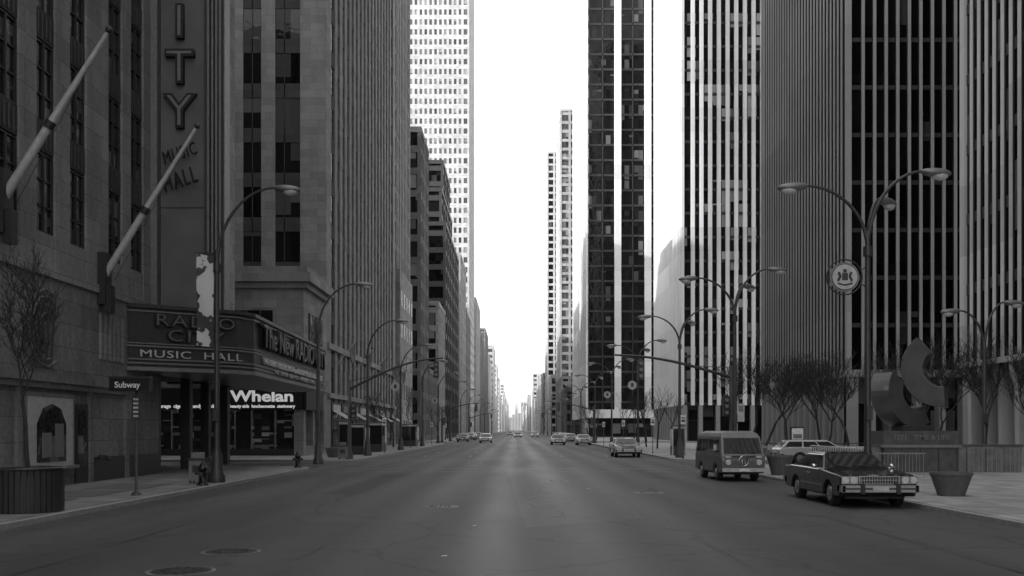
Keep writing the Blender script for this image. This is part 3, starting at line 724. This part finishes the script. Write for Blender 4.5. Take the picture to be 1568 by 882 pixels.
mb.tube([(15.4,43.4,1.16),(15.4,51.2,1.16)],.03,M_chrome,6); mb.tube([(15.4,43.4,.25),(15.4,51.2,.25)],.02,M_iron,5)
for k in range(16): mb.tube([(19.7+k*.2,42.6,.13),(19.7+k*.2,42.6,1.2)],.015,M_chrome,5)
mb.tube([(19.6,42.6,1.22),(22.9,42.6,1.22)],.035,M_chrome,6)
for k in range(14): mb.tube([(14.2+k*.14,38.5,.13),(14.2+k*.14,38.5,1.05)],.012,M_chrome,5)
mb.tube([(14.1,38.5,1.07),(16.1,38.5,1.07)],.03,M_chrome,6)
mb.done('walls_and_railings',sw)
text('lettering','1271   TIME & LIFE',(17.75,42.88,1.66),.3,M_mgrey,sw,extrude=.01,bold=.002,sx=1.05)

mb=MB()
for k in range(60):
    x=12.5+k*.3; mb.tube([(x,67,.13),(x,67,1.05)],.015,M_iron,4)
mb.tube([(12.4,67,1.07),(30.4,67,1.07)],.03,M_iron,6); mb.tube([(12.4,67,.3),(30.4,67,.3)],.02,M_iron,6)
mb.done('plaza_railing')
mb=MB()
mb.box(15,26.5,68,69.2,.13,.75,M_gran); mb.box(15,26.5,76,77,.13,.75,M_gran); mb.box(14.9,26.6,67.9,69.3,.75,.82,M_lgrey)
mb.done('plaza_planter_wall')
mb=MB(); mb.box(-.45,.45,-.1,.1,.9,2.2,M_iron); mb.box(-.38,.38,-.12,-.1,1.35,2.1,M_white); mb.box(-.35,-.28,-.05,.05,.13,.9,M_iron); mb.box(.28,.35,-.05,.05,.13,.9,M_iron); mb.box(-.3,.3,-.13,-.12,1.42,1.7,M_mgrey)
mb.done('information_board',loc=(18.8,65.5,0))
def kiosk(x,y,w=1.0,d=1.0,h=2.3,name='telephone_booth'):
    mb=MB(); mb.box(-w/2,w/2,-d/2,d/2,h-.25,h,M_dgrey); mb.box(-w/2-.05,w/2+.05,-d/2-.05,d/2+.05,h,h+.06,M_mgrey)
    for a in(-1,1):
        for b_ in(-1,1): mb.box(a*w/2-.04 ,a*w/2+.04,b_*d/2-.04,b_*d/2+.04,.13,h-.25,M_chrome)
    mb.box(-w/2+.03,w/2-.03,-d/2+.03,d/2-.03,.13,.8,M_dgrey); mb.box(-w/2+.02,w/2-.02,-d/2+.02,d/2-.02,.8,h-.25,M_carglass); mb.box(-w/2,w/2,-d/2-.01,-d/2+.02,h-.22,h-.06,M_lgrey)
    mb.done(name,loc=(x,y,0))
kiosk(-11.9,74,1,1.2,2.4); kiosk(-11.9,75.6,1,1.2,2.4); kiosk(-12.2,84,1.8,2.6,2.6,'newspaper_kiosk'); kiosk(-12.2,112,1.8,2.6,2.6,'newspaper_kiosk'); kiosk(-11.9,68,.7,.5,2.6,'information_kiosk'); kiosk(11.9,72,.9,.9,2.3)
def street_sign(x,y,h=3):
    mb=MB(); mb.lathe(0,0,[(.05,.13),(.03,.3),(.03,h)],M_pole,8); mb.box(-.16,.16,-.045,-.03,h-.65,h-.05,M_white); mb.box(-.12,.12,-.05,-.045,h-.5,h-.35,M_dgrey); mb.box(-.12,.12,-.05,-.045,h-.3,h-.2,M_mgrey)
    mb.done('parking_sign',loc=(x,y,0))
for y in (58.0+5,77,98,120,150): street_sign(10.75,y)
for y in (80,100,125,150): street_sign(-10.75,y)

# ------------------------------------------------------------ vehicles
def arch_profile(front,rear,yf,yr,zb,r):
    def arch(c):
        return [(c-r*math.cos(t/8*math.pi),zb+ r*1.0*math.sin(t/8*math.pi)) for t in range(9)]
    return front+arch(yf)+arch(yr)+rear
def wheel(mb,x,y,r,sgn):
    mb.tube([(x-sgn*.2,y,r),(x-sgn*.02,y,r),(x,y,r)],[r,r,r*.92],M_tire,20)
    mb.tube([(x-sgn*.01,y,r),(x+sgn*.015,y,r)],[r*.62,r*.58],M_chrome,16); mb.tube([(x+sgn*.0,y,r),(x+sgn*.03,y,r)],[r*.3,r*.22],M_chrome,12)
    mb.tube([(x-sgn*.012,y,r),(x+sgn*.008,y,r)],[r*.66,r*.66],M_iron,16)
def sedan(x,y,paint,rz=0,wagon=False,L=5.2,name='parked_car',H=1.38,roof=None):
    e=empty(name,(x,y,0),rz); h=L/2; roof=roof or paint
    yf=-h+1.02; yr=h-1.2; W=.98
    prof=arch_profile([(-h+.06,.42),(-h+.12,.3)],[(h-.12,.32),(h-.03,.5),(h,.8),(h-.08,.93),(h-.75,.97),(.2,.96),(-.85,.95),(-1.2,.93),(-h+.35,.86),(-h+.06,.82),(-h,.72)],yf,yr,.3,.39)
    b=MB(); b.xprism(prof,-W,W,paint); b.done('body',e,bevel=.045,seg=3)
    d=MB(); d.box(-W+.22,W-.22,-h+.3,h-.3,.24,.75,M_black)
    d.done('underbody',e)
    by0,by1=-.95,(h-.1 if wagon else h-.72); ty0,ty1=-.3,(h-.55 if wagon else h-1.45); bw,tw=.9,.68
    G=MB(); z0,z1=.93,H-.03
    Bq=[(-bw,by0,z0),(bw,by0,z0),(bw,by1,z0),(-bw,by1,z0)]; T=[(-tw,ty0,z1),(tw,ty0,z1),(tw,ty1,z1),(-tw,ty1,z1)]
    R=[(-tw+.12,ty0+.15,H+.02),(tw-.12,ty0+.15,H+.02),(tw-.12,ty1-.15,H+.02),(-tw+.12,ty1-.15,H+.02)]
    G.add(Bq+T+R,[(i,(i+1)%4,4+(i+1)%4,4+i) for i in range(4)]+[(4+i,4+(i+1)%4,8+(i+1)%4,8+i) for i in range(4)]+[(8,9,10,11)],roof)
    G.done('roof_and_pillars',e,bevel=.03)
    q=MB()
    faces=[(Bq[i],Bq[(i+1)%4],T[(i+1)%4],T[i]) for i in range(4)]
    q.panel(faces[0],.05,.95,.1,.93,.012,M_carglass); q.panel(faces[2],.07,.93,.15,.9,.012,M_carglass)
    for f in(1,3):
        spl=[(.05,.42),(.46,.93)] if not wagon else [(.04,.32),(.35,.62),(.65,.95)]
        if f==3: spl=[(1-b_,1-a) for a,b_ in spl]
        for a,b_ in spl: q.panel(faces[f],a,b_,.16,.88,.012,M_carglass)
    q.done('windows',e)
    t=MB()
    for s,yy in((-1,-h-.1),(1,h+.02)):
        t.box(-W+.02,W-.02,min(yy,yy+.12),max(yy,yy+.12),.42,.6,M_chrome)
        t.box(-W,-W+.1,yy if s<0 else yy-.3,yy+.35 if s<0 else yy+.1,.43,.59,M_chrome); t.box(W-.1,W,yy if s<0 else yy-.3,yy+.35 if s<0 else yy+.1,.43,.59,M_chrome)
        for a in(-.45,.45): t.box(a-.05,a+.05,yy-.04 if s<0 else yy,yy+.1 if s<0 else yy+.16,.38,.64,M_iron)
        t.box(-W+.06,W-.06,yy-.012 if s<0 else yy+.12,yy if s<0 else yy+.132,.49,.53,M_iron)
    t.box(-.2,.2,-h-.135,-h-.1,.45,.57,M_lgrey)
    t.box(-.52,.52,-h-.03,-h+.05,.62,.83,M_chrome); t.box(-.49,.49,-h-.045,-h,.64,.81,M_black)
    for k in range(15): t.box(-.47+k*.0665,-.455+k*.0665,-h-.055,-h-.04,.64,.81,M_chrome)
    t.box(-.49,.49,-h-.06,-h-.04,.72,.735,M_chrome)
    for a in(-.86,-.65,.65,.86):
        t.box(a-.1,a+.1,-h-.035,-h+.04,.63,.82,M_chrome)
        t.tube([(a,-h-.03,.725),(a,-h-.05,.725)],[.085,.08],M_lens,14)
    for a in(-.75,.75): t.box(a-.18,a+.18,h-.02,h+.02,.65,.8,M_mgrey)
    for s in(-1,1):
        t.box(min(s*W,s*(W+.012)),max(s*W,s*(W+.012)),-h+1.5,h-1.75,.52,.55,M_chrome)
        t.box(min(s*(bw-.02),s*(bw+.02)),max(s*(bw-.02),s*(bw+.02)),by0+.05,by1-.1,.955,.972,M_chrome)
        t.box(min(s*W,s*(W+.004)),max(s*W,s*(W+.004)),-.82,-.81,.4,.93,M_black); t.box(min(s*W,s*(W+.004)),max(s*W,s*(W+.004)),.36,.37,.4,.93,M_black)
        t.box(min(s*W,s*(W+.03)),max(s*W,s*(W+.03)),.1,.24,.8,.83,M_chrome)
        t.ball((s*(W+.08),-.7,1.02),.09,.05,.06,M_chrome,10,6); t.tube([(s*(W-.05),-.7,.95),(s*(W+.08),-.7,1.0)],.015,M_chrome,5)
    t.box(-.3,-.02,-h+.0,-h+.02,.84,.86,M_chrome)
    t.tube([(-.1,-.93,1.0),(-.55,-.80,1.07)],.01,M_iron,4); t.tube([(.45,-.93,1.0),(.0,-.80,1.07)],.01,M_iron,4)
    t.done('trim',e)
    w=MB()
    for s in(-1,1):
        wheel(w,s*(W-.06),yf,.34,s); wheel(w,s*(W-.06),yr,.34,s)
    w.done('wheels',e)
    return e
P_black=plain('car_paint_black',0.012,.15,0,.1,2,.6); P_lt=plain('car_paint_light',0.45,.25,0,.05,2,1); P_md=plain('car_paint_mid',0.16,.25,0,.1,2,1); P_dk=plain('car_paint_dark',0.05,.25,0,.1,2,1)
sedan(9.18,27.35,P_black,H=1.36)
sedan(18.0,58,P_lt,rz=math.radians(90),L=5.3,name='sedan_car',wagon=True)
sedan(8.15,73.2,P_md,L=5.0)
for x,y,p in((5.6,131,P_dk),(8.8,128,P_lt),(-4.6,150,P_md),(-8.8,163,P_dk),(-5.2,172,P_lt),(8.9,160,P_md),(8.9,170,P_dk),(8.9,185,P_lt),(-8.9,190,P_md),(-8.9,200,P_lt),(0.5,240,P_dk),(8.9,205,P_md),(-8.9,230,P_dk),(5,260,P_lt),(-2,330,P_dk)):
    sedan(x,y,p,L=5.0,name='sedan_car')

def van(x,y,rz=0):
    e=empty('camper_van',(x,y,0),rz); h=2.15; W=.86
    P1=plain('van_paint_grey',0.12,.35,0,.1,2,.4); P2=plain('van_paint_light',0.17,.4,0,.1,2,.3)
    prof=arch_profile([(-h-.02,.45),(-h+.05,.32)],[(h-.05,.35),(h,.5),(h,1.02),(-h+.0,1.02),(-h-.04,.8)],-h+.95,h-1.0,.32,.36)
    b=MB(); b.xprism(prof,-W,W,P1); b.done('lower_body',e,bevel=.07,seg=3)
    d=MB(); d.box(-W+.2,W-.2,-h+.3,h-.3,.26,.8,M_black); d.done('underbody',e)
    G=MB(); z=[1.0,1.72,1.86,1.95]
    rings=[(-h+.01,h-.02,.85),(-h+.38,h-.12,.78),(-h+.55,h-.25,.70),(-h+.85,h-.5,.52)]
    vs=[]
    for (a,b_,w),zz in zip(rings,z): vs+=[(-w,a,zz),(w,a,zz),(w,b_,zz),(-w,b_,zz)]
    fs=[(j*4+i,j*4+(i+1)%4,(j+1)*4+(i+1)%4,(j+1)*4+i) for j in range(3) for i in range(4)]+[(12,13,14,15)]
    G.add(vs,fs,P2); G.done('upper_body',e,bevel=.05,seg=3)
    q=MB(); V=[Vector(v) for v in vs]; F=[(V[i],V[(i+1)%4],V[4+(i+1)%4],V[4+i]) for i in range(4)]
    q.panel(F[0],.06,.94,.1,.93,.02,M_carglass); q.panel(F[2],.12,.88,.2,.85,.015,M_carglass)
    for f in(1,3):
        spl=[(.06,.24),(.28,.48),(.52,.72),(.76,.94)]
        if f==3: spl=[(1-b_,1-a) for a,b_ in spl]
        for a,b_ in spl: q.panel(F[f],a,b_,.18,.85,.015,M_carglass)
    q.done('windows',e)
    t=MB()
    for s in(-1,1):
        t.tube([(s*.6,-h-.01,.74),(s*.6,-h-.08,.74)],[.13,.12],M_chrome,16); t.tube([(s*.6,-h-.08,.74),(s*.6,-h-.095,.74)],[.105,.09],M_lens,16)
        t.box(s*.6-.1,s*.6+.1,-h-.06,-h-.02,.92,.98,M_lens)
        t.box(min(s*W,s*(W+.01)),max(s*W,s*(W+.01)),-h+.1,h-.1,.96,.99,M_chrome)
        t.tube([(s*(W-.02),-h+.3,1.15),(s*(W+.2),-h+.2,1.3)],.012,M_chrome,5); t.box(s*(W+.2)-.06,s*(W+.2)+.06,-h+.18,-h+.21,1.2,1.42,M_chrome)
    ring=[(.19*math.cos(k/20*2*math.pi),-h-.07,.8+.19*math.sin(k/20*2*math.pi)) for k in range(21)]
    t.tube(ring,.018,M_chrome,6)
    t.tube([(-.1,-h-.07,.92),(-.05,-h-.07,.66),(0,-h-.07,.8),(.05,-h-.07,.66),(.1,-h-.07,.92)],.015,M_chrome,5)
    t.box(-.85,.85,-h-.16,-h-.05,.38,.52,M_lgrey); t.box(-.85,.85,h,h+.1,.4,.52,M_lgrey); t.box(-.18,.18,-h-.175,-h-.16,.4,.5,M_white)
    t.box(-.45,.45,-h-.05,-h-.0,.95,1.0,M_dgrey)
    t.tube([(-.1,-h-.0,1.08),(-.5,-h+.13,1.25)],.01,M_iron,4); t.tube([(.5,-h-.0,1.08),(.1,-h+.13,1.25)],.01,M_iron,4)
    t.done('trim',e); w=MB()
    for s in(-1,1):
        wheel(w,s*(W-.05),-h+.95,.32,s); wheel(w,s*(W-.05),h-1.0,.32,s)
    w.done('wheels',e)
van(8.65,39.9,math.radians(3))

# ------------------------------------------------------------ light
el=math.radians(20); sd=Vector((-.968,-.25,0)).normalized()*math.cos(el)+Vector((0,0,math.sin(el)))
sun=bpy.data.lights.new('sun','SUN'); sun.energy=5; sun.angle=math.radians(.5); sun.color=(1,1,1)
so=bpy.data.objects.new('sun',sun); COL.objects.link(so); so.rotation_euler=(-sd).to_track_quat('-Z','Y').to_euler()
w=bpy.data.worlds.new('World'); S.world=w; w.use_nodes=True; nt=w.node_tree; bg=nt.nodes['Background']
sky=nt.nodes.new('ShaderNodeTexSky'); sky.sky_type='NISHITA'; sky.sun_disc=False; sky.sun_elevation=el; sky.sun_rotation=math.atan2(sd.x,sd.y)
sky.dust_density=4; sky.air_density=1.5
bw=nt.nodes.new('ShaderNodeRGBToBW'); nt.links.new(sky.outputs[0],bw.inputs[0])
haze=mathn(nt,'ADD',mathn(nt,'MULTIPLY',bw.outputs[0],2.0),5.9)
nt.links.new(haze,bg.inputs[0]); bg.inputs[1].default_value=.15
S.view_settings.view_transform='Standard'; S.view_settings.look='None'; S.view_settings.exposure=0

cam=bpy.data.cameras.new('camera'); co=bpy.data.objects.new('camera',cam); COL.objects.link(co)
co.location=(0,0,2.0); co.rotation_euler=(math.pi/2,0,0); cam.sensor_width=36; cam.lens=1500/1568*36
cam.shift_y=(658-441)/1568; cam.shift_x=-6/1568; cam.clip_end=6000; cam.clip_start=.1
S.camera=co
